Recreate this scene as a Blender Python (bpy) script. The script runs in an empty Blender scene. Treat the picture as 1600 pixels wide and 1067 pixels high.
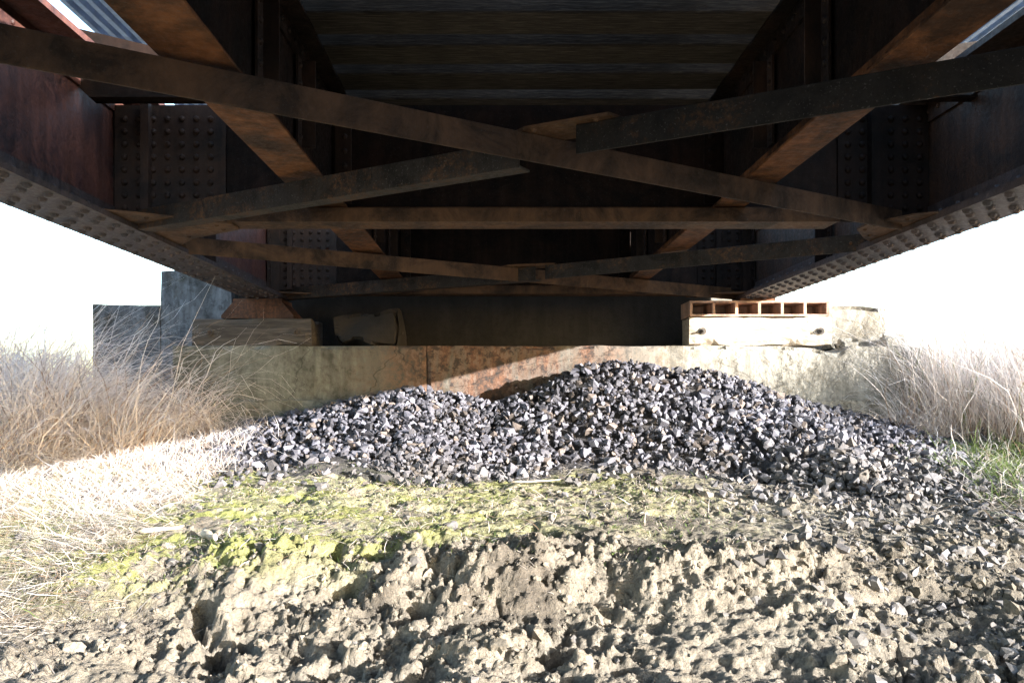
import bpy, bmesh, math, random
import numpy as np
from mathutils import Vector, Matrix
random.seed(7); rng=np.random.default_rng(11)
scene=bpy.context.scene
COL=scene.collection
# ---------------------------------------------------------------- noise
def _h(ix,iy,seed):
    h=(ix.astype(np.int64)*374761393+iy.astype(np.int64)*668265263+seed*974634777)&0xffffffff
    h=((h^(h>>13))*1274126177)&0xffffffff
    h=h^(h>>16)
    return (h&0xffffff)/float(0xffffff)
def vnoise(x,y,seed=0):
    ix=np.floor(x);iy=np.floor(y);fx=x-ix;fy=y-iy
    fx=fx*fx*(3-2*fx);fy=fy*fy*(3-2*fy)
    a=_h(ix,iy,seed);b=_h(ix+1,iy,seed);c=_h(ix,iy+1,seed);d=_h(ix+1,iy+1,seed)
    return (a*(1-fx)+b*fx)*(1-fy)+(c*(1-fx)+d*fx)*fy
def fbm(x,y,o=4,seed=0):
    s=0;a=.5;t=0
    for i in range(o):
        s=s+a*vnoise(x+i*17.3,y-i*9.1,seed+i);t+=a;a*=.5;x,y=(x*1.63+y*1.21),(y*1.63-x*1.21)
    return s/t
def worley(x,y,seed=0):
    ix=np.floor(x);iy=np.floor(y)
    f1=np.full(x.shape,9.);f2=np.full(x.shape,9.);r=np.zeros(x.shape)
    for dx in(-1,0,1):
        for dy in(-1,0,1):
            cx=ix+dx;cy=iy+dy
            px=cx+_h(cx,cy,seed);py=cy+_h(cx,cy,seed+5)
            d=np.hypot(px-x,py-y)
            m=d<f1
            f2=np.where(m,f1,np.minimum(f2,d));r=np.where(m,_h(cx,cy,seed+9),r);f1=np.where(m,d,f1)
    return f1,f2,r
def sst(x):
    x=np.clip(x,0,1);return x*x*(3-2*x)
# ---------------------------------------------------------------- terrain
def base(X,Y):
    Yw=Y+1.0*(fbm(X*.9,Y*.3,3,3)-.5)
    z=np.interp(Yw,[-400,-10,0,2,3,3.9,4.3,5.3,6.3,7.2,8.3,9,600],[-2,-1.9,-1.5,-1.2,-1.08,-.98,-.80,-.71,-.62,-.46,-.34,-.3,-.3])
    z=z+.16*sst((-X-2.3)/1.2)*sst((Y-3.6)/1.5)+.12*sst((X-3.2)/1.2)*sst((Y-4)/1.5)
    e=1.7-np.maximum(0,np.abs(X-.15)-2.2)*.8
    z=np.where(Y>9.3,np.maximum(z,z+(e-z)*sst((Y-9.35)/.25)*(e>z)),z)
    return z
CX=[-3.4,-2.8,-2.25,-1.54,-.75,-.35,-.03,.35,.85,1.15,1.48,1.97,2.45,3.05,3.78,4.27,4.8]
CZ=[-.7,-.43,-.27,-.12,.06,-.03,-.09,.03,.27,.31,.25,.2,.08,-.12,-.27,-.5,-.8]
def pile(X,Y):
    c=np.interp(X,CX,CZ)+.09*(fbm(X*3,Y*3,3,41)-.5)
    f=6.3-.7*sst((X-1.0)/2.2)+1.1*(fbm(X*1.5,Y*.2+3,4,44)-.5)
    t=np.clip((Y-f)/(7.75-f),0,1)
    z=-.72+(c+.72)*t**1.0
    z=z-.12*np.clip(Y-7.8,0,.5)
    return np.where((Y>f)&(Y<8.5),z,-9)
def disp(X,Y):
    Yw=Y+.6*(fbm(X*1.1,Y*.6,3,13)-.5)
    bank=1-sst((Yw-4.3)/.45);mid=1-bank
    wx=X+.2*(fbm(X*5,Y*5,4,61)-.5)+.07*(fbm(X*22,Y*22,3,66)-.5);wy=Y+.2*(fbm(X*5+5,Y*5,4,62)-.5)+.07*(fbm(X*22+3,Y*22,3,67)-.5)
    def chunk(s,sd,e):
        f1,f2,r=worley(wx*s,wy*s,sd);return np.clip((f2-f1)*e,0,1)**.5*(.15+.85*r*r)
    def lump(s,sd,th=.45):
        f1,f2,r=worley(wx*s,wy*s,sd);return np.sqrt(np.clip(1-(f1*1.35)**2,0,1))*(r>th)*(r-.2)
    c1=chunk(2.6,1,1.5);c2=lump(6.5,21,.74);c3=lump(16,31,.55);c4=lump(34,35,.35)
    cr=chunk(13,51,3.5)
    patch=sst((fbm(X*1.0,Y*1.5,4,77)-.40)/.2)
    rug=.16+.78*patch
    rg=1-np.abs(2*fbm(X*3.5,Y*3.5,6,5)-1);b0=np.abs(2*fbm(X*8,Y*8,7,6)-1);bil=np.abs(2*fbm(X*19,Y*19,5,26)-1)
    pits=-np.clip(.38-fbm(X*4.5,Y*5.5,5,88),0,1)*1.15
    amp=bank+.3*mid
    d=amp*(rug*(.06*c1+.06*c2+.033*c3+.02*c4+.022*cr)+.085*(rg-.75)*(.4+.6*rug)-.055*(1-b0)*rug-.026*(1-bil)+pits*rug)+.20*bank*(fbm(X*1.6,Y*2.2,4,91)-.5)+.036*(fbm(X*26,Y*26,5,8)-.5)*(.6+.4*bank)
    near=np.exp(-(np.maximum(0,np.abs(X)-8)/6)**2)*np.exp(-(np.maximum(0,np.abs(Y-5)-6)/5)**2)
    return d*near*np.where(Y>9.3,.3,1)
def ground_h(X,Y):
    z=base(X,Y)+disp(X,Y)
    return np.maximum(z,pile(X,Y)-.05)
def axis(a,b,st,lo,hi):
    c=list(np.arange(a,b,st));s=st;v=a;L=[]
    while v>lo: s*=1.16;v-=s;L.append(v)
    s=st;v=c[-1];R=[]
    while v<hi: s*=1.16;v+=s;R.append(v)
    return np.array(L[::-1]+c+R)
# ---------------------------------------------------------------- mesh utils
def new_obj(name,verts,faces,mat=None,parent=None,smooth=False):
    me=bpy.data.meshes.new(name);me.from_pydata([tuple(v) for v in verts],[],[tuple(f) for f in faces]);me.update()
    if smooth: me.polygons.foreach_set('use_smooth',[True]*len(me.polygons))
    ob=bpy.data.objects.new(name,me);COL.objects.link(ob)
    if mat: me.materials.append(mat)
    if parent: ob.parent=parent
    return ob
def np_obj(name,V,F,mat,col=None,smooth=False):
    me=bpy.data.meshes.new(name)
    k=F.shape[1];me.vertices.add(len(V));me.loops.add(F.size);me.polygons.add(len(F))
    me.vertices.foreach_set('co',np.ascontiguousarray(V,dtype=np.float32).ravel())
    me.loops.foreach_set('vertex_index',np.ascontiguousarray(F,dtype=np.int32).ravel())
    me.polygons.foreach_set('loop_start',np.arange(0,F.size,k,dtype=np.int32))
    me.polygons.foreach_set('loop_total',np.full(len(F),k,dtype=np.int32))
    me.polygons.foreach_set('use_smooth',np.full(len(F),smooth,dtype=bool))
    me.update(calc_edges=True);me.validate()
    if col is not None:
        a=me.color_attributes.new('Col','FLOAT_COLOR','POINT')
        c=np.ones((len(V),4),dtype=np.float32);c[:,:3]=col
        a.data.foreach_set('color',c.ravel())
    ob=bpy.data.objects.new(name,me);COL.objects.link(ob);me.materials.append(mat)
    return ob
class MB:
    def __init__(s): s.v=[];s.f=[]
    def add(s,vs,fs):
        o=len(s.v);s.v+=[tuple(v) for v in vs];s.f+=[tuple(i+o for i in f) for f in fs]
    def box(s,x0,x1,y0,y1,z0,z1):
        s.add([(x0,y0,z0),(x1,y0,z0),(x1,y1,z0),(x0,y1,z0),(x0,y0,z1),(x1,y0,z1),(x1,y1,z1),(x0,y1,z1)],
          [(0,3,2,1),(4,5,6,7),(0,1,5,4),(1,2,6,5),(2,3,7,6),(3,0,4,7)])
    def extr(s,prof,P,Q,side,up):
        n=len(prof);vs=[P+side*a+up*b for a,b in prof]+[Q+side*a+up*b for a,b in prof]
        fs=[(i,(i+1)%n,(i+1)%n+n,i+n) for i in range(n)]+[tuple(range(n-1,-1,-1)),tuple(range(n,2*n))]
        s.add(vs,fs)
    def rivet(s,c,n,r=.016,h=.011):
        n=Vector(n).normalized();c=Vector(c)
        t=n.orthogonal().normalized();b=n.cross(t)
        vs=[];K=8
        for rr,hh in((1,0),(.8,.6),(.42,.93)):
            for i in range(K):
                a=2*math.pi*i/K;vs.append(c+t*(r*rr*math.cos(a))+b*(r*rr*math.sin(a))+n*(h*hh))
        vs.append(c+n*h);fs=[]
        for k in range(2):
            for i in range(K):
                j=(i+1)%K;fs.append((k*K+i,k*K+j,(k+1)*K+j,(k+1)*K+i))
        for i in range(K): fs.append((2*K+i,2*K+(i+1)%K,3*K))
        s.add(vs,fs)
    def obj(s,name,mat,parent=None,bevel=0):
        o=new_obj(name,s.v,s.f,mat,parent)
        if bevel:
            m=o.modifiers.new('b','BEVEL');m.width=bevel;m.segments=2;m.limit_method='ANGLE';m.angle_limit=math.radians(50)
        return o
def angle_member(name,P,Q,mat,parent,leg=.12,flat=.1,th=.012,at='top',riv=(1,1)):
    P=Vector(P);Q=Vector(Q);d=(Q-P).normalized();up=Vector((0,0,1))
    side=up.cross(d).normalized()
    if side.y<0: side=-side
    if at=='top': prof=[(0,0),(th,0),(th,leg-th),(flat,leg-th),(flat,leg),(0,leg)]
    else: prof=[(0,0),(flat,0),(flat,th),(th,th),(th,leg),(0,leg)]
    m=MB();m.extr(prof,P,Q,side,up)
    L=(Q-P).length
    for e in ((.05,.13) if riv[0] else ())+((L-.05,L-.13) if riv[1] else ()):
        m.rivet(P+d*e+up*(leg*.5),-side,.012,.008)
    return m.obj(name,mat,parent,.003)
# ---------------------------------------------------------------- materials
def nodes(name):
    m=bpy.data.materials.new(name);m.use_nodes=True;nt=m.node_tree;b=nt.nodes['Principled BSDF'];return m,nt,b
def noise(nt,scale,detail=6,rough=.6,vec=None,dist=0):
    n=nt.nodes.new('ShaderNodeTexNoise');n.inputs['Scale'].default_value=scale;n.inputs['Detail'].default_value=detail;n.inputs['Roughness'].default_value=rough;n.inputs['Distortion'].default_value=dist
    if vec: nt.links.new(vec,n.inputs['Vector'])
    return n.outputs['Fac']
def ramp(nt,fac,stops):
    r=nt.nodes.new('ShaderNodeValToRGB');e=r.color_ramp.elements
    while len(e)<len(stops): e.new(.5)
    for i,(p,c) in enumerate(stops):
        e[i].position=p;e[i].color=(c[0],c[1],c[2],1)
    nt.links.new(fac,r.inputs[0]);return r.outputs[0]
def mix(nt,fac,a,b,mode='MIX'):
    m=nt.nodes.new('ShaderNodeMix');m.data_type='RGBA';m.blend_type=mode
    def s(i,v):
        if isinstance(v,(int,float)): m.inputs[i].default_value=v
        elif isinstance(v,tuple): m.inputs[i].default_value=(*v,1) if len(v)==3 else v
        else: nt.links.new(v,m.inputs[i])
    s(0,fac);s(6,a);s(7,b);return m.outputs[2]
def coords(nt,scale=None):
    t=nt.nodes.new('ShaderNodeTexCoord');v=t.outputs['Object']
    if scale:
        mp=nt.nodes.new('ShaderNodeMapping');mp.inputs['Scale'].default_value=scale;nt.links.new(v,mp.inputs[0]);v=mp.outputs[0]
    return v
def bump(nt,b,h,st=.5,dist=.02):
    n=nt.nodes.new('ShaderNodeBump');n.inputs['Strength'].default_value=st;n.inputs['Distance'].default_value=dist
    nt.links.new(h,n.inputs['Height']);nt.links.new(n.outputs[0],b.inputs['Normal'])
g=lambda v:(v,v,v)
def steel(name,dark,mid,orange,lo=.5,hi=.72,rough=.6,cover=.5,spec=.18,fleck=.05,pt=1.3,streak=.6):
    m,nt,b=nodes(name);v=coords(nt)
    n1=noise(nt,3.2,9,.72,v,.6);n2=noise(nt,34,6,.75,v);n3=noise(nt,2.6,8,.75,v,.8)
    c=ramp(nt,n1,[(.35,dark),(.5,mid),(.6,dark),(.78,mid)])
    sp=ramp(nt,n2,[(lo,g(0)),(hi,g(1))])
    pm=ramp(nt,n3,[(cover,g(0)),(cover+.1,g(1))])
    c=mix(nt,mix(nt,1.0,sp,pm,'MULTIPLY'),c,orange)
    ge=nt.nodes.new('ShaderNodeNewGeometry')
    pe=ramp(nt,ge.outputs['Pointiness'],[(.5,g(0)),(.55,g(1))])
    c=mix(nt,mix(nt,1.0,pe,ramp(nt,n1,[(.4,g(.2)),(.6,g(1))]),'MULTIPLY'),c,tuple(min(1,x*pt) for x in orange))
    n5=noise(nt,110,3,.6,v)
    c=mix(nt,ramp(nt,n5,[(.62,g(0)),(.70,g(.6))]),c,(fleck,fleck*.93,fleck*.85))
    vs=coords(nt,(9,9,.6));n4=noise(nt,1.5,4,.6,vs)
    c=mix(nt,streak,c,ramp(nt,n4,[(.35,g(.35)),(.65,g(1.3))]),'MULTIPLY')
    nt.links.new(c,b.inputs['Base Color']);b.inputs['Specular IOR Level'].default_value=spec
    nt.links.new(ramp(nt,n2,[(.3,g(rough-.15)),(.7,g(rough+.25))]),b.inputs['Roughness'])
    bump(nt,b,n2,.6,.005);return m
M_STEEL=steel('dark_rusty_steel',(.0012,.0011,.0012),(.0033,.0029,.0028),(.017,.0085,.0055))
M_PLATE=steel('riveted_plate_steel',(.006,.0054,.0056),(.0135,.0118,.0115),(.04,.02,.012),spec=.35)
M_DARKP=steel('dark_plate_steel',(.0012,.0011,.0012),(.0032,.0028,.0029),(.014,.0075,.0055),spec=.15,fleck=.02)
M_BRACED=steel('shaded_brace_steel',(.0022,.0019,.0017),(.0056,.0048,.0042),(.026,.0145,.0085),lo=.46,hi=.64,cover=.54,fleck=.045,pt=2.8,streak=.3)  # brace steel copy darkened, shade on this member put into its colour
M_BRACE=steel('brace_steel',(.0062,.0054,.0047),(.0135,.0115,.0098),(.055,.029,.0145),lo=.46,hi=.64,cover=.5,fleck=.09,pt=2.4,streak=.3)
M_BRACEL=steel('lit_brace_steel',(.017,.0147,.0127),(.037,.0315,.0268),(.12,.062,.031),lo=.44,hi=.62,cover=.48,fleck=.16,pt=1.7,streak=.3)  # brace steel copy brightened, light on these faces put into their colour
M_RUST=steel('purple_brown_rust_steel',(.009,.0072,.0105),(.026,.0155,.021),(.088,.034,.024),.42,.6,.45,.46,.45)
M_BEAR=steel('bearing_rust_steel',(.033,.02,.016),(.06,.034,.025),(.115,.055,.032),.42,.6,.7,.42)
M_GRIL=steel('sunlit_rust_steel',(.22,.155,.125),(.34,.25,.21),(.37,.23,.16),.42,.6,.7,.5,.3,.3)  # rust paled, the glare of direct sun painted into its colour
M_STR=steel('stringer_flange_steel',(.0085,.0073,.006),(.020,.016,.0122),(.11,.045,.018),.46,.6,.6,.52,.18,.10,1.8)
M_FLG=steel('flange_steel',(.028,.026,.030),(.060,.057,.065),(.052,.036,.031),.48,.68,.45,.5,.4,.12)
def wood(name,c0,c1,c2,axis=(1.2,14,14),rough=.8,spec=.3,bs=.7,rnd=.5):
    m,nt,b=nodes(name);v=coords(nt,axis)
    n1=noise(nt,2.5,8,.7,v,.6);n2=noise(nt,1.6,4,.5,coords(nt));oi=nt.nodes.new('ShaderNodeObjectInfo')
    c=ramp(nt,n1,[(.3,c0),(.5,c1),(.7,c2)])
    c=mix(nt,.5,c,ramp(nt,n2,[(.3,g(.5)),(.7,g(1.3))]),'MULTIPLY')
    if rnd: c=mix(nt,rnd,c,ramp(nt,oi.outputs['Random'],[(0,g(.6)),(1,g(1.4))]),'MULTIPLY')
    nt.links.new(c,b.inputs['Base Color']);b.inputs['Roughness'].default_value=rough;b.inputs['Specular IOR Level'].default_value=spec
    bump(nt,b,n1,bs,.008);return m
M_TIE=wood('creosote_timber',(.020,.018,.0165),(.050,.043,.037),(.11,.093,.078),axis=(3,40,40),rough=.85,spec=.06,bs=.8)
M_WOODD=wood('shaded_weathered_timber',(.03,.026,.023),(.08,.07,.06),(.15,.132,.115),rnd=0)  # darkened copy of the timber, shade at the left bearing painted in
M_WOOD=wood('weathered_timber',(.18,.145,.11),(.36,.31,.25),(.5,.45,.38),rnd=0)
def concrete(name,base,rust=True):
    m,nt,b=nodes(name);v=coords(nt)
    n1=noise(nt,1.9,10,.75,v,.5);n2=noise(nt,14,8,.75,v);n3=noise(nt,70,4,.6,v)
    vs=coords(nt,(4,4,.7));n4=noise(nt,1.4,6,.7,vs,.5)
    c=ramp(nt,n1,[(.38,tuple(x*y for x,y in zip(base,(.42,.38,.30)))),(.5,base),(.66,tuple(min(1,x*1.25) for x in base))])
    c=mix(nt,.9,c,ramp(nt,n2,[(.34,g(.35)),(.5,g(1)),(.7,g(1.2))]),'MULTIPLY')
    c=mix(nt,.75,c,ramp(nt,n4,[(.42,g(.35)),(.58,g(1.05))]),'MULTIPLY')
    if rust:
        sx=nt.nodes.new('ShaderNodeSeparateXYZ');nt.links.new(v,sx.inputs[0])
        mr=nt.nodes.new('ShaderNodeMapRange');mr.interpolation_type='SMOOTHSTEP'
        ab=nt.nodes.new('ShaderNodeMath');ab.operation='ABSOLUTE';nt.links.new(sx.outputs[0],ab.inputs[0])
        nt.links.new(ab.outputs[0],mr.inputs[0]);mr.inputs[1].default_value=2.1;mr.inputs[2].default_value=.9;mr.inputs[3].default_value=0;mr.inputs[4].default_value=1
        rs=ramp(nt,mix(nt,.5,n4,n2),[(.40,g(0)),(.52,g(1))])
        f=mix(nt,1.,rs,mr.outputs[0],'MULTIPLY')
        c=mix(nt,f,c,mix(nt,ramp(nt,n2,[(.4,g(0)),(.6,g(1))]),(.16,.075,.042),(.035,.028,.025)))
        moss_shade=nt.nodes.new('ShaderNodeMapRange');nt.links.new(sx.outputs[0],moss_shade.inputs[0]);moss_shade.inputs[1].default_value=-.6;moss_shade.inputs[2].default_value=-1.8;moss_shade.inputs[3].default_value=0;moss_shade.inputs[4].default_value=.9  # left end: olive moss tone plus its shade painted into the colour
        f2=mix(nt,1.,ramp(nt,n1,[(.36,g(.6)),(.55,g(1))]),moss_shade.outputs[0],'MULTIPLY')
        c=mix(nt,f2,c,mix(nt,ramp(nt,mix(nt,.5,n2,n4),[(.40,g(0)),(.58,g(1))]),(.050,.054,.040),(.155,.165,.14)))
        blowout=nt.nodes.new('ShaderNodeMapRange');nt.links.new(sx.outputs[0],blowout.inputs[0]);blowout.inputs[1].default_value=1.2;blowout.inputs[2].default_value=2.8;blowout.inputs[3].default_value=0;blowout.inputs[4].default_value=.22  # right end blended paler, sun overexposure painted into the colour
        c=mix(nt,blowout.outputs[0],c,(.40,.375,.325))
        vc=nt.nodes.new('ShaderNodeTexVoronoi');vc.feature='DISTANCE_TO_EDGE';vc.inputs['Scale'].default_value=1.3
        wv=mix(nt,.18,v,nt.nodes.new('ShaderNodeTexNoise').outputs['Color']);nt.links.new(wv,vc.inputs['Vector'])
        crk=ramp(nt,vc.outputs['Distance'],[(.0,g(.25)),(.006,g(1))]);c=mix(nt,.8,c,crk,'MULTIPLY')
    vo=nt.nodes.new('ShaderNodeTexVoronoi');vo.inputs['Scale'].default_value=22;nt.links.new(v,vo.inputs['Vector'])
    pit=ramp(nt,vo.outputs['Distance'],[(.06,g(.35)),(.13,g(1))])
    c=mix(nt,.7,c,pit,'MULTIPLY')
    nt.links.new(c,b.inputs['Base Color']);b.inputs['Roughness'].default_value=.9
    hh=mix(nt,.5,mix(nt,.4,n2,n3),pit);bump(nt,b,hh,.9,.018);return m
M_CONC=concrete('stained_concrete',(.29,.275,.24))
M_CONCB=concrete('shade_blue_concrete',(.16,.175,.20),False)  # blue-grey cast of the shaded side put into the concrete colour
M_BACK=concrete('shaded_stained_concrete',(.013,.0115,.0105),False)  # stained backwall, near black because its shade is put into the base colour
def attr_mat(name,rough=.95,bs=.6,bd=.01,sc=90,var=.5,transl=0,spec=.3):
    m,nt,b=nodes(name);a=nt.nodes.new('ShaderNodeAttribute');a.attribute_name='Col'
    v=coords(nt);n=noise(nt,sc,6,.7,v);n2=noise(nt,6,6,.65,v)
    c=a.outputs['Color']
    if var: 
        c=mix(nt,var,c,ramp(nt,n,[(.3,g(.4)),(.7,g(1.5))]),'MULTIPLY')
        c=mix(nt,var,c,ramp(nt,n2,[(.3,g(.5)),(.7,g(1.4))]),'MULTIPLY')
    nt.links.new(c,b.inputs['Base Color']);b.inputs['Roughness'].default_value=rough
    b.inputs['Specular IOR Level'].default_value=spec
    if bs: bump(nt,b,n,bs,bd)
    if transl:
        t=nt.nodes.new('ShaderNodeBsdfTranslucent');nt.links.new(c,t.inputs[0])
        mx=nt.nodes.new('ShaderNodeMixShader');mx.inputs[0].default_value=transl
        nt.links.new(b.outputs[0],mx.inputs[1]);nt.links.new(t.outputs[0],mx.inputs[2])
        nt.links.new(mx.outputs[0],nt.nodes['Material Output'].inputs[0])
    return m
M_GROUND=attr_mat('soil',bs=1,bd=.028,sc=60,var=.65);M_CLOD=attr_mat('soil_clod',sc=60,bs=1,bd=.015,var=.6)
M_GRAVEL=attr_mat('ballast_stone',rough=.6,bs=.5,bd=.008,sc=45,var=.45,spec=.35)
M_GRASS=attr_mat('dry_grass_blade',rough=.7,bs=0,var=0,transl=.3)
def simple(name,c,rough=.6,metal=0):
    m,nt,b=nodes(name);n=noise(nt,12,5,.6,coords(nt))
    nt.links.new(ramp(nt,n,[(.3,tuple(x*.7 for x in c)),(.7,tuple(x*1.15 for x in c))]),b.inputs['Base Color'])
    b.inputs['Roughness'].default_value=rough;b.inputs['Metallic'].default_value=metal;return m
M_GALV=simple('galvanized_sheet',(.36,.53,.78),.45,0)
M_BOLT=simple('rusty_bolt',(.06,.05,.042),.7)
# ---------------------------------------------------------------- ground
xs=axis(-4.4,4.8,.0098,-600,600);ys=axis(2.4,6.6,.0098,-500,900)
Xg,Yg=np.meshgrid(xs,ys);Zg=ground_h(Xg,Yg)
nx,ny=len(xs),len(ys)
V=np.stack([Xg.ravel(),Yg.ravel(),Zg.ravel()],1)
idx=np.arange(nx*ny).reshape(ny,nx)
F=np.stack([idx[:-1,:-1].ravel(),idx[:-1,1:].ravel(),idx[1:,1:].ravel(),idx[1:,:-1].ravel()],1)
def soil_col(X,Y):
    n=fbm(X*1.3,Y*1.3,4,101);n2=fbm(X*7,Y*7,4,102);n3=fbm(X*22,Y*22,3,105)
    soil=np.array([.255,.225,.183]);dk=np.array([.115,.10,.083]);moss=np.array([.28,.29,.095]);st=np.array([.48,.43,.33]);gr=np.array([.06,.058,.066])
    c=dk+(soil-dk)*sst((n*.7+n2*.3-.3)/.25)[...,None]
    lf=sst((.9-X)/2.2)
    mm=sst((Y-3.7-1.0*fbm(X*1.2,Y*1.2,3,110)+.6*sst((-X-.8)/1))/.6)*sst((6.7-Y)/.4)*sst((2.4-X)/2.2)*sst((fbm(X*1.8,Y*2.5,4,103)*.35+n2*.3+n3*.35-.45+.04*lf)/.1)
    c=c+(moss-c)*(mm*(.6+.35*lf))[...,None]
    pl=sst((fbm(X*2.5,Y*6,4,104)-.5)/.12)*sst((Y-4.4)/.5)*.5
    c=c+(np.array([.38,.345,.27])-c)*pl[...,None]
    ss=np.maximum(sst((-X-1.9)/.9),sst((X-4.0)/.6))*sst((Y-3.5)/.8)
    c=c+(st-c)*(ss*.55)[...,None]
    gg=(pile(X,Y)>-.75)*1.0
    c=c+(gr-c)*(gg*.85)[...,None]
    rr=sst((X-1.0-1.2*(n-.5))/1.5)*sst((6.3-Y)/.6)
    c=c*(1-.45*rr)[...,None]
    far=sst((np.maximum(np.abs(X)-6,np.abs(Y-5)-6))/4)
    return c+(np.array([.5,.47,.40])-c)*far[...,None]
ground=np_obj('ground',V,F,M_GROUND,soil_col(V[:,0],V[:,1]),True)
ground['kind']='structure'
# ---------------------------------------------------------------- stones
def hull_variant(r,n=11,flat=.75):
    bm=bmesh.new()
    for i in range(n):
        d=r.normal(size=3);d/=np.linalg.norm(d);d=d*np.array([1,.8,flat])*r.uniform(.85,1.05);bm.verts.new(d)
    bmesh.ops.convex_hull(bm,input=bm.verts[:])
    loose=[v for v in bm.verts if not v.link_faces]
    if loose: bmesh.ops.delete(bm,geom=loose,context='VERTS')
    bmesh.ops.triangulate(bm,faces=bm.faces[:])
    bm.verts.index_update()
    v=np.array([x.co[:] for x in bm.verts]);f=np.array([[q.index for q in p.verts] for p in bm.faces]);bm.free();return v,f
def clod_variant(r,sub=2):
    bm=bmesh.new();bmesh.ops.create_icosphere(bm,subdivisions=sub,radius=1)
    v=np.array([x.co[:] for x in bm.verts]);f=np.array([[q.index for q in p.verts] for p in bm.faces]);bm.free()
    o=r.uniform(0,50,2)
    k=.68+1.2*(fbm(v[:,0]*1.9+o[0]+v[:,2],v[:,1]*1.9+o[1]-v[:,2]*.7,3,int(o[0]))-.35)+r.uniform(-.2,.2,len(v))
    return v*k[:,None]*np.array([1,.85,.7]),f
def rotm(r,n):
    q=r.normal(size=(n,4));q/=np.linalg.norm(q,axis=1)[:,None]
    w,x,y,z=q.T
    return np.stack([np.stack([1-2*(y*y+z*z),2*(x*y-z*w),2*(x*z+y*w)],1),np.stack([2*(x*y+z*w),1-2*(x*x+z*z),2*(y*z-x*w)],1),np.stack([2*(x*z-y*w),2*(y*z+x*w),1-2*(x*x+y*y)],1)],1)
def scatter(name,variants,P,S,C,mat,seed=1,smooth=False):
    r=np.random.default_rng(seed);n=len(P);k=r.integers(0,len(variants),n);R=rotm(r,n)
    Vs=[];Fs=[];Cs=[];o=0
    for i,(v,f) in enumerate(variants):
        ids=np.where(k==i)[0]
        if not len(ids): continue
        vv=np.einsum('nij,vj->nvi',R[ids],v)*S[ids][:,None,None]+P[ids][:,None,:]
        ff=f[None]+(np.arange(len(ids))*len(v))[:,None,None]+o
        Vs.append(vv.reshape(-1,3));Fs.append(ff.reshape(-1,3));Cs.append(np.repeat(C[ids],len(v),0));o+=len(ids)*len(v)
    return np_obj(name,np.concatenate(Vs),np.concatenate(Fs),mat,np.concatenate(Cs),smooth)
hv=[hull_variant(rng,int(rng.integers(8,13)),rng.uniform(.5,.9)) for _ in range(28)]
cv=[clod_variant(rng) for _ in range(16)]
n=16000
X=rng.uniform(-3.6,4.8,n);Y=rng.uniform(3.2,8.22,n);pz=pile(X,Y);hb=base(X,Y)
onp=pz>hb-.05
edge=np.exp(-np.maximum(0,6.4-Y)/(.3+1.4*sst((X-1.0)/1.5)+.2*sst((-X-1.8)/.5)))*(.15+.85*sst((fbm(X*2,Y*2,3,201)-.4)/.2))
keep=onp|(rng.random(n)<edge*.8)
n2=9500;X2=rng.uniform(-3.1,4.7,n2);Y2=rng.uniform(5.6,8.22,n2);k2=pile(X2,Y2)>base(X2,Y2)-.05
X=np.concatenate([X[keep],X2[k2]]);Y=np.concatenate([Y[keep],Y2[k2]]);Z=np.maximum(pile(X,Y),ground_h(X,Y))
S=np.clip(.030*np.exp(rng.normal(0,.40,len(X))),.011,.075)
P=np.stack([X,Y,Z+rng.uniform(-.025,.03,len(X))],1)
bl=.04+.145*rng.random(len(X))**1.3
C=np.stack([bl*.96,bl*.96,bl*1.18],1);br=rng.random(len(X))<.15;C[br]*=np.array([1.2,1.0,.75]);wh=rng.random(len(X))<.05;C[wh]*=1.6
dust=sst((6.9-Y)/.9)[:,None];C=C+(np.array([.15,.138,.125])-C)*dust*.5
gravel=scatter('gravel',hv,P,S,C,M_GRAVEL,3);gravel['kind']='stuff'
n=22000
Y=2.4+3.7*rng.random(n)**1.1;X=rng.uniform(-1,1,n)*(1.0+Y*.68)+.1
dens=fbm(X*1.7,Y*1.7,3,55)+.25*sst((X-1)/2)*(Y<5)
kp=rng.random(n)<np.clip((dens-.36)*2.6,.06,1);kp&=~((Y>4.6)&(rng.random(n)<.55))
X,Y=X[kp],Y[kp];S=np.clip(.0072*np.exp(rng.normal(0,.65,len(X)))*(1+.9*sst((X-.8)/1.5)),.0035,.06)
Z=ground_h(X,Y)-S*.1
k=rng.uniform(.65,1.1,len(X))[:,None];C=np.array([.24,.212,.173])*k*(1-.35*sst((X-1)/1.5))[:,None]
clods=scatter('soil_clods',cv,np.stack([X,Y,Z],1),S,C,M_CLOD,4,False);clods['kind']='stuff'
n=5500
Y=2.5+3.6*rng.random(n);X=rng.uniform(-1,1,n)*(1.0+Y*.68)+.1
kp=rng.random(n)<(.015+.9*sst((X-1.0-.9*(fbm(X*1.2,Y*1.2,3,301)-.5))/1.5));X,Y=X[kp],Y[kp]
S=np.clip(.025*np.exp(rng.normal(0,.42,len(X))),.008,.062)
Z=ground_h(X,Y)+S*.05;k=rng.uniform(.45,1.15,len(X))[:,None];C=np.array([.125,.117,.112])*k
st=scatter('loose_stones',hv+cv,np.stack([X,Y,Z],1),S,C,M_GRAVEL,5);st['kind']='stuff'
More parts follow.
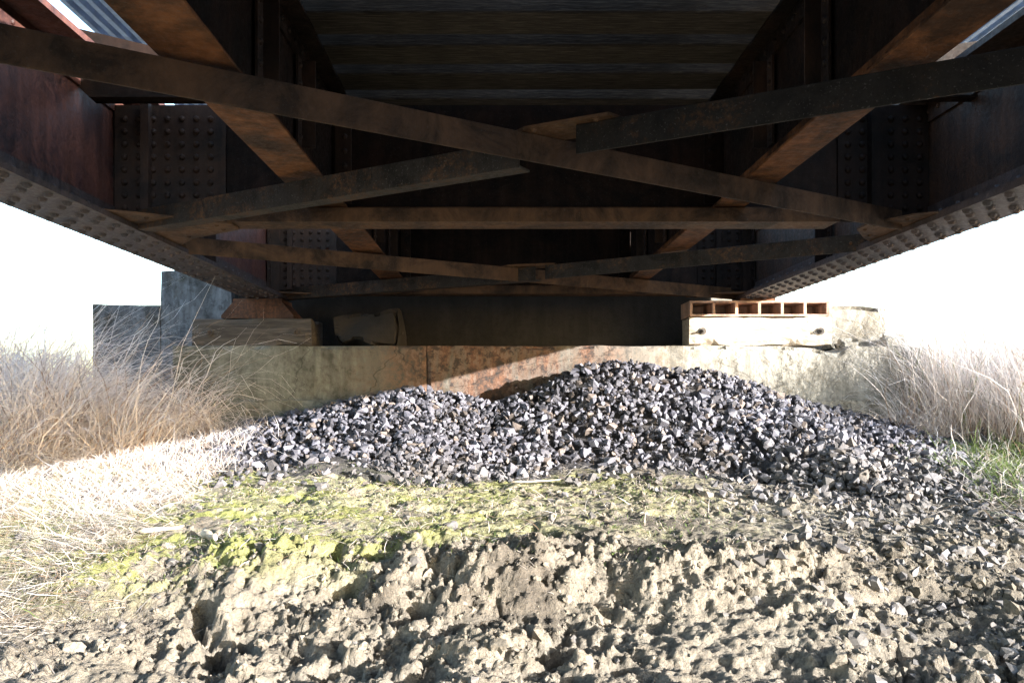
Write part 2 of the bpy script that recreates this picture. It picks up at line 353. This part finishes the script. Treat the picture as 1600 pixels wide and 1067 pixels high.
# ---------------------------------------------------------------- grass
def grass(name,B,L,W,lean,az,droop,C,seg=5,seed=0,lo=(.75,.75,.75),kink=.7):
    r=np.random.default_rng(seed);n=len(B)
    t=np.linspace(0,1,seg+1)
    th=lean[:,None]+droop[:,None]*t[None]**1.4+r.normal(0,.10*kink,(n,seg+1))
    dl=(L/seg)[:,None]
    azs=az[:,None]+r.normal(0,.7,n)[:,None]*t[None]+np.cumsum(r.normal(0,.25*kink,(n,seg+1)),1)
    z0=np.zeros((n,1))
    px=B[:,0,None]+np.concatenate([z0,np.cumsum(np.sin(th[:,:-1])*np.cos(azs[:,:-1])*dl,1)],1)
    py=B[:,1,None]+np.concatenate([z0,np.cumsum(np.sin(th[:,:-1])*np.sin(azs[:,:-1])*dl,1)],1)
    pz=B[:,2,None]+np.concatenate([z0,np.cumsum(np.cos(th[:,:-1])*dl,1)],1)
    wa=r.uniform(0,2*np.pi,n);wd=np.stack([np.cos(wa),np.sin(wa),r.normal(0,.3,n)],1)
    w=W[:,None]*(1-.8*t[None]**1.5)
    c=np.stack([px,py,pz],2)
    a=c-wd[:,None,:]*w[...,None]/2;b=c+wd[:,None,:]*w[...,None]/2
    V=np.stack([a,b],2).reshape(-1,3)
    o=(np.arange(n)*(seg+1)*2)[:,None]+(np.arange(seg)*2)[None]
    o=o.ravel();F=np.stack([o,o+1,o+3,o+2],1)
    lo=np.array(lo);sh=(lo[None]+(np.array([1.12,1.14,1.2])-lo)[None]*(t[:,None]**.7))[None]
    Cc=np.repeat(np.clip(C[:,None,:]*sh,0,.92)[:,:,None,:],2,2).reshape(-1,3)
    ob=np_obj(name,V,F,M_GRASS,Cc,True);ob['kind']='stuff';return ob
def straw(r,n,green=0.,br=1.,warm=0.):
    a=np.array([.66,.60,.55]);b=np.array([.87,.86,.87]);c=np.array([.34,.25,.18])
    t=r.random(n)[:,None];C=a+(b-a)*t;m=r.random(n)<.13;C[m]=c*r.uniform(.6,1.3,(m.sum(),1));C=C*br*(np.array([1,1,1])*(1-warm)+np.array([1,.88,.66])*warm)
    gm=r.random(n)<green;C[gm]=np.array([.12,.18,.05])*r.uniform(.7,1.4,(gm.sum(),1));return C
def clumped(r,n,x0,x1,y0,y1,k,sp):
    cx=r.uniform(x0,x1,k);cy=r.uniform(y0,y1,k);i=r.integers(0,k,n)
    return cx[i]+r.normal(0,sp,n),cy[i]+r.normal(0,sp,n),i
def tall(name,n,x0,x1,y0,y1,k,hgt,seed,bias,green=0.,w=.005,sp=.12,mess=1.,warm=0.,upr=0):
    r=np.random.default_rng(seed);X,Y,i=clumped(r,n,x0,x1,y0,y1,k,sp)
    kh=r.uniform(.6,1.15,k);ka=r.uniform(0,2*np.pi,k);kl=r.uniform(0,.7,k)
    L=hgt*kh[i]*r.uniform(.4,1.2,n);az=np.where(r.random(n)<.35,bias+r.normal(0,.7,n),np.where(r.random(n)<.4,ka[i]+r.normal(0,.5,n),r.uniform(0,2*np.pi,n)))
    B=np.stack([X,Y,ground_h(X,Y)-.02],1)
    return grass(name,B,L,np.full(n,w)*r.uniform(.5,1.3,n),np.abs(r.normal(0,.5*mess,n))+kl[i]*.8*(1-upr),az,r.uniform(.4-.3*upr,3.0-1.2*upr,n),straw(r,n,green,1,warm),8,seed,(.82,.70,.57),1.3)
tall('tall_dry_grass',5500,-4.9,-2.9,5.7,8.0,34,1.22,21,0.0,w=.0068)
tall('tall_dry_grass',3200,-5.6,-3.9,5.7,8.1,30,1.65,26,0.0,sp=.14,w=.0068)
tall('tall_dry_grass',7000,-9.5,-4.6,6.0,12.5,140,1.85,22,0.3,0,.010,.3)
tall('tall_dry_grass',6500,4.15,6.0,6.2,8.6,42,1.6,23,2.0,.05,upr=.9,mess=.6)
tall('tall_dry_grass',450,3.7,4.15,7.4,8.0,6,.75,37,2.6,.0,.006,.08)
tall('tall_dry_grass',9000,5.2,11,7,14,140,2.0,24,2.8,.0,.009,.3,upr=.8,mess=.7)
tall('short_dry_grass',2200,-3.3,-2.3,6.0,7.9,34,.45,29,.0)
tall('green_grass',4200,3.4,4.8,5.2,6.8,30,.32,28,2.0,.75,.006,.13)
def flat(name,n,x0,x1,y0,y1,L0,seed,green=0,k=90,sp=.15,lean=1.25,br=1.,w=.006,warm=0.,drape=False):
    r=np.random.default_rng(seed);X,Y,i=clumped(r,n,x0,x1,y0,y1,k,sp);ka=r.uniform(0,2*np.pi,k)
    if drape: ka=r.normal(-1.3,.5,k)
    m=pile(X,Y)<base(X,Y)+.12;X,Y,i=X[m],Y[m],i[m];n=len(X)
    B=np.stack([X,Y,ground_h(X,Y)+.01],1)
    return grass(name,B,L0*r.uniform(.4,1.3,n),np.full(n,w)*r.uniform(.6,1.2,n),r.normal(lean,.25,n),ka[i]+r.normal(0,.9 if not drape else .5,n),r.uniform(.0,.6,n),straw(r,n,green,br,warm),4,seed,(.6,.55,.5),1.)
flat('flattened_straw',14000,-4.8,-2.2,4.4,6.7,.16,31,0,130,.13,1.15,.9,.005,.2)
flat('flattened_straw',8000,-4.2,-2.0,3.5,5.0,.24,32,.08,60,.13,1.35,.8,.004,.3,True)
flat('flattened_straw',3000,3.2,5.2,4.8,6.6,.2,33,.2,60,.15,1.25,.8,.006,.4)
flat('scattered_straw',2600,-2.4,3.2,4.1,6.4,.11,36,.0,140,.25,1.45,.85,.004,.3)
flat('short_moss_grass',6000,-2.8,1.4,4.1,6.4,.03,34,.55,220,.12,.9,.75,.004,.6)
flat('root_fibres',3600,-3.4,-1.5,3.0,4.3,.2,35,0,34,.10,2.2,.32,.003)
# ---------------------------------------------------------------- bridge
def label(o,l,c,grp=None):
    o['label']=l;o['category']=c
    if grp:o['group']=grp
bridge=bpy.data.objects.new('railway_bridge',None);COL.objects.link(bridge)
label(bridge,'dark rusty riveted steel girder bridge resting on a concrete abutment','bridge')
Y0,Y1=-9.0,8.75
def girder(xc,hw,inner,matweb,zt_):
    m=MB();m.box(xc-.008,xc+.008,Y0,Y1,1.03,zt_)
    web=m.obj('girder',matweb,bridge)
    f=MB();zt=1.0
    f.box(xc-hw,xc+hw,Y0,Y1,zt,zt+.03)
    f.box(xc-.17,xc-.01,Y0,Y1,zt+.031,zt+.045);f.box(xc+.01,xc+.17,Y0,Y1,zt+.031,zt+.045)
    f.box(xc-.025,xc-.0085,Y0,Y1,zt+.046,zt+.16);f.box(xc+.0085,xc+.025,Y0,Y1,zt+.046,zt+.16)
    y=1.6
    while y<Y1-.1:
        for i,dx in enumerate((-.14,-.065,.065,.14)):
            yy=y+(.09 if i in(0,3) else 0)
            f.rivet((xc+dx*hw/.19,yy,zt),(0,0,-1),.026,.020)
        f.rivet((xc+inner*.025,y,zt+.10),(inner,0,0),.02,.016)
        f.rivet((xc-inner*.025,y,zt+.10),(-inner,0,0),.02,.016)
        y+=.185
    f.obj('bottom_flange',M_FLG,web)
    t=MB();t.box(xc-hw,xc+hw,Y0,Y1,zt_+.003,zt_+.038)
    t.box(xc-.025,xc-.0085,Y0,Y1,zt_-.12,zt_+.002);t.box(xc+.0085,xc+.025,Y0,Y1,zt_-.12,zt_+.002)
    y=1.6
    while y<Y1-.05:
        t.rivet((xc+inner*.025,y,zt_-.06),(inner,0,0),.018,.014);y+=.12
    t.obj('top_flange',matweb,web)
    for yy in (1.05,2.1,3.6,6.6,8.55):
        s=MB()
        for sd in(1,-1):
            a,b=sorted((xc+sd*.026,xc+sd*.13));s.box(a,b,yy,yy+.014,1.05,zt_)
            a,b=sorted((xc+sd*.026,xc+sd*.038));s.box(a,b,yy-.09,yy-.001,1.05,zt_)
            for z in np.arange(1.1,zt_-.03,.1): s.rivet((xc+sd*.038,yy-.05,z),(sd,0,0),.017,.013)
        s.obj('stiffener',M_PLATE if xc<0 else M_DARKP,web)
    return web
girder(-2.37,.2,1,M_RUST,1.87);girder(2.68,.18,-1,M_PLATE,1.80)
def stringer(xc,hw):
    m=MB();m.box(xc-.007,xc+.007,Y0,8.6,1.155,1.81)
    w=m.obj('stringer',M_STEEL,bridge)
    f=MB();f.box(xc-hw,xc+hw,Y0,8.6,1.14,1.154)
    for sd in(1,-1):
        a,b=sorted((xc+sd*.0075,xc+sd*.02));f.box(a,b,Y0,8.6,1.155,1.25)
    y=1.9
    while y<8.5:
        for sd in(1,-1):
            f.rivet((xc+sd*.02,y,1.205),(sd,0,0),.017,.013)
        y+=.13
    f.obj('stringer_flange',M_STR,w,.003)
    t=MB();t.box(xc-hw,xc+hw,Y0,8.6,1.811,1.825)
    for sd in(1,-1):
        a,b=sorted((xc+sd*.0075,xc+sd*.02));t.box(a,b,Y0,8.6,1.71,1.81)
    y=1.9
    while y<8.5:
        for sd in(1,-1): t.rivet((xc+sd*.02,y,1.76),(sd,0,0),.017,.013)
        y+=.13
    t.obj('stringer_flange',M_STEEL,w)
    for yy in(2.6,3.5,4.2,5.9,6.8,7.7):
        s=MB()
        for sd in(1,-1):
            a,b=sorted((xc+sd*.021,xc+sd*.033));s.box(a,b,yy-.08,yy,1.26,1.70)
            a,b=sorted((xc+sd*.021,xc+sd*.10));s.box(a,b,yy+.001,yy+.013,1.26,1.70)
            for z in np.arange(1.3,1.68,.09): s.rivet((xc+sd*.033,yy-.045,z),(sd,0,0),.017,.013)
        s.obj('stiffener',M_PLATE,w)
stringer(-1.02,.115);stringer(1.41,.095)
def floorbeam(y):
    m=MB();m.box(-2.36,2.67,y-.007,y+.007,1.07,1.79)
    w=m.obj('floor_beam',M_STEEL,bridge)
    f=MB();f.box(-1.62,2.07,y-.11,y+.11,1.05,1.064);f.box(-1.62,2.07,y-.022,y-.008,1.065,1.16);f.box(-1.62,2.07,y+.008,y+.022,1.065,1.16)
    f.obj('floor_beam_flange',M_BRACE,w)
    fz=MB();fz.box(-1.62,2.07,y-.135,y-.121,1.045,1.13);fz.obj('floor_beam_angle',M_BRACE,w,.003)
    for x0,x1,mt in((-2.34,-1.66,M_PLATE),(2.10,2.65,M_DARKP)):
        p=MB();p.box(x0,x1,y-.03,y-.009,1.10,1.78)
        xx=x0+.06
        while xx<x1-.03:
            for z in np.arange(1.15,1.77,.078): p.rivet((xx,y-.03,z),(0,-1,0),.021,.019)
            xx+=.088
        p.obj('connection_plate',mt,w)
        p=MB();p.box(x0+.18,x0+.23,y-.09,y-.031,1.10,1.78);p.obj('connection_angle',mt,w)
    for xc in(-1.02,1.41):
        for sd in(1,-1):
            p=MB();a,b=sorted((xc+sd*.03,xc+sd*.13));p.box(a,b,y-.028,y-.0085,1.18,1.78)
            for z in np.arange(1.23,1.76,.09): p.rivet((xc+sd*.09,y-.028,z),(0,-1,0),.018,.014)
            p.obj('connection_angle',M_DARKP if xc>0 else M_PLATE,w)
for y in(-4.3,-1.15,2.0,5.1,8.62): floorbeam(y)
def brace(P,Q,at='top',mt=None,riv=(1,1)): angle_member('lateral_brace',(P[0],P[1],1.0),(Q[0],Q[1],1.0),mt or M_BRACE,bridge,at=at,riv=riv)
brace((-2.2,2.03),(2.46,5.0),'top',M_BRACED)
brace((2.5,2.19),(.33,3.42),'top',M_BRACE,(1,0));brace((.10,3.62),(-2.16,4.98),'bottom',M_BRACEL,(0,1))
brace((-2.3,5.75),(2.56,8.66),'top')
brace((2.58,5.68),(.42,7.10),'top',M_BRACEL,(1,0));brace((.34,7.16),(-2.3,8.66),'bottom',M_BRACEL,(0,1))
brace((-2.2,-.9),(2.5,1.9));brace((2.5,-.9),(.3,.5));brace((.1,.6),(-2.2,1.9))
def gusset(pts,z,name='gusset_plate'):
    m=MB();n=len(pts);vs=[(x,y,z) for x,y in pts]+[(x,y,z+.012) for x,y in pts]
    m.add(vs,[tuple(range(n-1,-1,-1)),tuple(range(n,2*n))]+[(i,(i+1)%n,(i+1)%n+n,i+n) for i in range(n)])
    cx=sum(p[0] for p in pts)/n;cy=sum(p[1] for p in pts)/n
    for x,y in pts:
        m.rivet((cx+(x-cx)*.75,cy+(y-cy)*.75,z),(0,0,-1),.015,.011)
    m.obj(name,M_BRACE,bridge)
gusset([(.12,3.48),(.45,3.30),(.60,3.44),(.2,3.7),(.0,3.66)],1.122)
gusset([(.1,7.15),(.5,7.05),(.55,7.2),(.3,7.35),(.0,7.3)],1.122)
gusset([(-2.35,4.55),(-2.05,4.7),(-1.6,4.98),(-1.6,5.15),(-2.0,5.45),(-2.35,5.95)],1.034)
gusset([(2.66,5.75),(2.4,5.4),(2.25,5.15),(2.25,4.98),(2.4,4.75),(2.66,4.6)],1.034)
gusset([(-2.35,8.25),(-1.9,8.4),(-1.7,8.7),(-2.35,8.72)],1.034)
gusset([(2.66,8.72),(2.0,8.7),(2.2,8.4),(2.66,8.2)],1.034)
def bracket(pr,y):
    m=MB();n=len(pr);vs=[(x,y,z) for x,z in pr]+[(x,y+.014,z) for x,z in pr]
    m.add(vs,[tuple(range(n)),tuple(range(2*n-1,n-1,-1))]+[(i,i+n,(i+1)%n+n,(i+1)%n) for i in range(n)])
    m.box(min(p[0] for p in pr)+.14,max(p[0] for p in pr),y-.08,y-.001,1.655,1.667)
    m.obj('side_bracket',M_DARKP,bridge)
bracket([(-2.40,1.78),(-2.26,1.65),(-1.06,1.65),(-1.06,1.80),(-1.9,1.96),(-2.40,2.08)],4.66)
bracket([(1.45,1.65),(2.55,1.8),(2.72,1.85),(2.72,2.0),(1.45,1.8)],4.66)
def sheet(x0,x1,y0,y1,z):
    vs=[];pts=[];fs=[];x=x0;pat=[(0,0),(.03,0),(.042,.035),(.072,.035)]
    while x<x1:
        for a,b in pat: pts.append((x+a,z+b))
        x+=.084
    for a,b in pts: vs+=[(a,y0,b),(a,y1,b)]
    for i in range(len(pts)-1): fs.append((2*i,2*i+2,2*i+3,2*i+1))
    o=new_obj('corrugated_walkway',vs,fs,M_GALV,bridge)
    sm=o.modifiers.new('s','SOLIDIFY');sm.thickness=.004
    for y in(y0+.2,y1-.2):
        p=MB();p.box(x0,x1,y,y+.05,z-.075,z-.02)
        xm=-2.37 if x0<0 else 2.68
        p.box(xm-.03,xm+.03,y,y+.05,1.922,z-.076)
        p.obj('walkway_support',M_STEEL,bridge)
sheet(-2.76,-1.9,.6,8.5,2.5);sheet(2.55,3.40,.6,8.5,2.5)
tie=None;y=-3.05
while y<9.2:
    if tie is None:
        m=MB();m.box(-1.5,1.5,-.12,.12,-.11,.11);o=m.obj('cross_tie',M_TIE,None,.012);tie=o
    else:
        o=tie.copy();COL.objects.link(o)
    o.location=(.19+rng.uniform(-.04,.04),y+rng.uniform(-.02,.02),1.937+rng.uniform(0,.006));o.rotation_euler=(0,0,rng.uniform(-.008,.008))
    label(o,'dark creosoted timber cross tie lying on the steel stringers','railway tie','cross ties on the bridge deck')
    y+=.395
for xc in(-.55,.93):
    m=MB();prof=[(-.07,0),(.07,0),(.07,.012),(.01,.03),(.01,.12),(.035,.13),(.035,.16),(-.035,.16),(-.035,.13),(-.01,.12),(-.01,.03),(-.07,.012)]
    m.extr(prof,Vector((xc,Y0,2.056)),Vector((xc,9.3,2.056)),Vector((1,0,0)),Vector((0,0,1)))
    o=m.obj('rail',M_STEEL);label(o,'rusty steel rail spiked to the timber ties','rail','rails of the track')
# ---------------------------------------------------------------- abutment
from mathutils import noise as mn
def rough_block(name,x0,x1,y0,y1,z0,z1,mat,parent=None,amp=.012,step=.08,seed=1,chip=.03,endamp=0):
    bm=bmesh.new();bmesh.ops.create_cube(bm,size=1)
    for v in bm.verts: v.co=Vector((x0+(v.co.x+.5)*(x1-x0),y0+(v.co.y+.5)*(y1-y0),z0+(v.co.z+.5)*(z1-z0)))
    for ax,L in((0,x1-x0),(1,y1-y0),(2,z1-z0)):
        nseg=max(1,int(L/step));lo=(x0,y0,z0)[ax]
        for i in range(1,nseg):
            co=[0,0,0];co[ax]=lo+L*i/nseg;no=[0,0,0];no[ax]=1
            bmesh.ops.bisect_plane(bm,geom=bm.verts[:]+bm.edges[:]+bm.faces[:],plane_co=co,plane_no=no)
    for v in bm.verts:
        c=v.co.copy();e=0
        for a,lo,hi in((0,x0,x1),(1,y0,y1),(2,z0,z1)):
            if abs(c[a]-lo)<1e-4 or abs(c[a]-hi)<1e-4: e+=1
        ew=0
        if endamp: ew=max(0,min(1,(c.x-(x1-1.5))/1.2))
        d=mn.noise_vector(c*2.5+Vector((seed,0,0)))*amp
        if endamp:
            d+=mn.noise_vector(c*6+Vector((seed,5,0)))*endamp*ew*.5
            d.z-=max(0,mn.noise(Vector((c.x*3.1,c.y*2,seed)))+.1)*endamp*3*ew*(1 if c.z>z0+.3 else 0)
            d.x-=max(0,mn.noise(Vector((c.z*5,c.y*2,seed)))+.3)*endamp*5*ew**4
        if e>=2:
            ctr=Vector((c.x,(y0+y1)/2,(z0+z1)/2));k=max(0,mn.noise(c*4+Vector((0,seed,0)))+.15)*chip
            k+=max(0,mn.noise(c*9+Vector((0,seed,3)))-.25)*chip*2
            d+=(ctr-c).normalized()*k
        v.co=c+d
    me=bpy.data.meshes.new(name);bm.to_mesh(me);bm.free();me.materials.append(mat)
    o=bpy.data.objects.new(name,me);COL.objects.link(o);o.parent=parent
    return o
ab=bpy.data.objects.new('concrete_abutment',None);COL.objects.link(ab)
label(ab,'long low stained concrete abutment carrying the bridge ends','abutment')
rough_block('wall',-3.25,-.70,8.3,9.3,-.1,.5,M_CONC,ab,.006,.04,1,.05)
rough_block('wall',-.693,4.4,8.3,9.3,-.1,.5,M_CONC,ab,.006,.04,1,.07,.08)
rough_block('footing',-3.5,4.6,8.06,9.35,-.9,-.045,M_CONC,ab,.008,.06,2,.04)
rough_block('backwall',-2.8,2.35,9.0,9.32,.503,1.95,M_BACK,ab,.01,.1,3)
b=rough_block('concrete_block',-4.35,-3.62,8.9,9.7,-.5,.98,M_CONCB,None,.01,.06,4);label(b,'low grey concrete block beside the abutment in the grass','concrete block')
b=rough_block('concrete_pillar',-3.615,-2.85,8.9,9.7,-.5,1.35,M_CONCB,None,.01,.06,5);label(b,'square grey concrete pillar beside the girder end','concrete pillar')
b=rough_block('concrete_block',3.5,4.15,8.75,9.6,.47,.93,M_CONC,None,.06,.04,6,.35);label(b,'sunlit pale broken concrete block on top of the abutment','concrete block')
for (x,y,s_,h_,sdd) in((4.12,8.6,.13,.12,31),(3.62,8.5,.08,.08,32)):
    o=rough_block('concrete_rubble',x-s_,x+s_,y-s_*.8,y+s_*.8,.44,.5+h_,M_CONC,None,.05,.04,sdd,.2);label(o,'broken pale concrete lump on the abutment top','rubble','broken concrete lumps')
def timber(x0,x1,y0,y1,z0,z1,bolts,lab,mt,bs=1.):
    o=rough_block('bearing_timber',x0,x1,y0,y1,z0,z1,mt,None,.008,.06,9,.04);label(o,lab,'timber')
    for bx in bolts:
        m=MB();zc=(z0+z1)/2
        for r,h0,h1,K in((.045,0,.008,16),(.026,.008,.03,6),(.014,.03,.06,10)):
            r*=bs
            vs=[(bx+r*math.cos(2*math.pi*i/K),y0-.009-h,zc+r*math.sin(2*math.pi*i/K)) for h in(h0,h1) for i in range(K)]
            m.add(vs,[tuple(range(K-1,-1,-1)),tuple(range(K,2*K))]+[(i,(i+1)%K,(i+1)%K+K,i+K) for i in range(K)])
        m.obj('bolt',M_BOLT,o)
timber(-3.1,-1.88,8.42,8.95,.508,.785,(-2.93,-2.05),'shaded weathered bolted timber under the rusty girder bearing',M_WOODD)
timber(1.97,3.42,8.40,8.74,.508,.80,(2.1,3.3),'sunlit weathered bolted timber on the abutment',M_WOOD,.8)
m=MB();prof=[(-.37,0),(.37,0),(.37,.03),(.25,.165),(.25,.2),(-.25,.2),(-.25,.165),(-.37,.03)]
m.extr(prof,Vector((-2.44,8.44,.79)),Vector((-2.44,8.85,.79)),Vector((1,0,0)),Vector((0,0,1)))
o=m.obj('bearing_pedestal',M_BEAR,None);label(o,'rusty flared flat topped steel bearing on a timber','bridge bearing')
m=MB();x0=1.97;cell=.232;zb,zt=.806,.965;ya,yb=8.40,8.80
m.box(x0,x0+6*cell+.03,ya,yb,zb,zb+.022);m.box(x0,x0+6*cell+.03,ya,yb,zt-.022,zt)
for i in range(7): m.box(x0+i*cell,x0+i*cell+.03,ya+.003,yb,zb+.0225,zt-.0225)
m.box(x0+.03,x0+6*cell,yb-.03,yb-.004,zb+.0225,zt-.0225)
o=m.obj('bearing_grillage',M_GRIL,None,.003);label(o,'sunlit pale rusty steel bearing grillage with a row of square pockets','bridge bearing')
m=MB();m.box(2.5,2.86,8.45,8.74,.967,.998);o=m.obj('bearing_plate',M_BEAR);label(o,'flat rusty steel bearing plate between girder and grillage','bearing plate')
M_ROCK=simple('dark_rock',(.017,.015,.0135),.9)
o=rough_block('rock',-1.68,-1.02,8.45,8.85,.49,.83,M_ROCK,None,.12,.035,23,.30);label(o,'dark rough rock sitting on the concrete bridge seat','rock')
M_STICK=wood('bleached_stick',(.3,.25,.18),(.5,.43,.34),(.65,.58,.47),(6,6,6),rnd=0)
def stick(p,q,r,lab,sd):
    rr=random.Random(sd);P=Vector(p);Q=Vector(q);K=8;S=7;d=(Q-P).normalized();t=d.orthogonal().normalized();b=d.cross(t);vs=[];fs=[]
    for s in range(S):
        u=s/(S-1);c=P.lerp(Q,u)+t*rr.uniform(-1,1)*r*.5+b*rr.uniform(-1,1)*r*.5;rad=r*(1-.5*u)*(1 if 0<s<S-1 else .6)
        for i in range(K):
            a=2*math.pi*i/K;vs.append(c+t*rad*math.cos(a)*rr.uniform(.8,1.1)+b*rad*math.sin(a)*rr.uniform(.8,1.1))
    for s in range(S-1):
        for i in range(K): fs.append((s*K+i,s*K+(i+1)%K,(s+1)*K+(i+1)%K,(s+1)*K+i))
    fs.append(tuple(range(K-1,-1,-1)));fs.append(tuple(range((S-1)*K,S*K)))
    o=new_obj('stick',vs,fs,M_STICK,None,True);label(o,lab,'stick','sticks lying on the bank')
def gz(x,y): return float(ground_h(np.array([x]),np.array([y]))[0])
for (x,y,dx,dy,r) in((-1.62,4.6,.12,-.16,.028),(-2.0,4.6,.24,.06,.018),(.1,6.0,.4,.03,.009)):
    stick((x,y,gz(x,y)+.03),(x+dx,y+dy,gz(x+dx,y+dy)+.04),r,'bleached broken stick lying on the soil bank',int(x*100)+500)
# ---------------------------------------------------------------- light
sd=Vector((1,-.7,.25)).normalized()
el=math.asin(sd.z);rot=math.atan2(sd.x,sd.y)
w=bpy.data.worlds.new('World');scene.world=w;w.use_nodes=True;nt=w.node_tree
sky=nt.nodes.new('ShaderNodeTexSky');sky.sky_type='NISHITA';sky.sun_disc=False;sky.sun_elevation=el;sky.sun_rotation=rot
sky.dust_density=1.0;sky.air_density=1.0
nt.links.new(sky.outputs[0],nt.nodes['Background'].inputs[0]);nt.nodes['Background'].inputs[1].default_value=.85
L=bpy.data.lights.new('sun','SUN');L.energy=24;L.angle=math.radians(.5);L.color=(1,.965,.92)
lo=bpy.data.objects.new('sun',L);COL.objects.link(lo);lo.rotation_euler=(-sd).to_track_quat('-Z','Y').to_euler()
cam=bpy.data.cameras.new('camera');co=bpy.data.objects.new('camera',cam);COL.objects.link(co);scene.camera=co
co.location=(0,0,0);co.rotation_euler=(math.pi/2,0,0);cam.sensor_width=36;cam.lens=29.03;cam.shift_x=.0156;cam.shift_y=.0528;cam.clip_end=3000;cam.clip_start=.05
scene.view_settings.view_transform='Standard';scene.view_settings.look='None';scene.view_settings.exposure=0
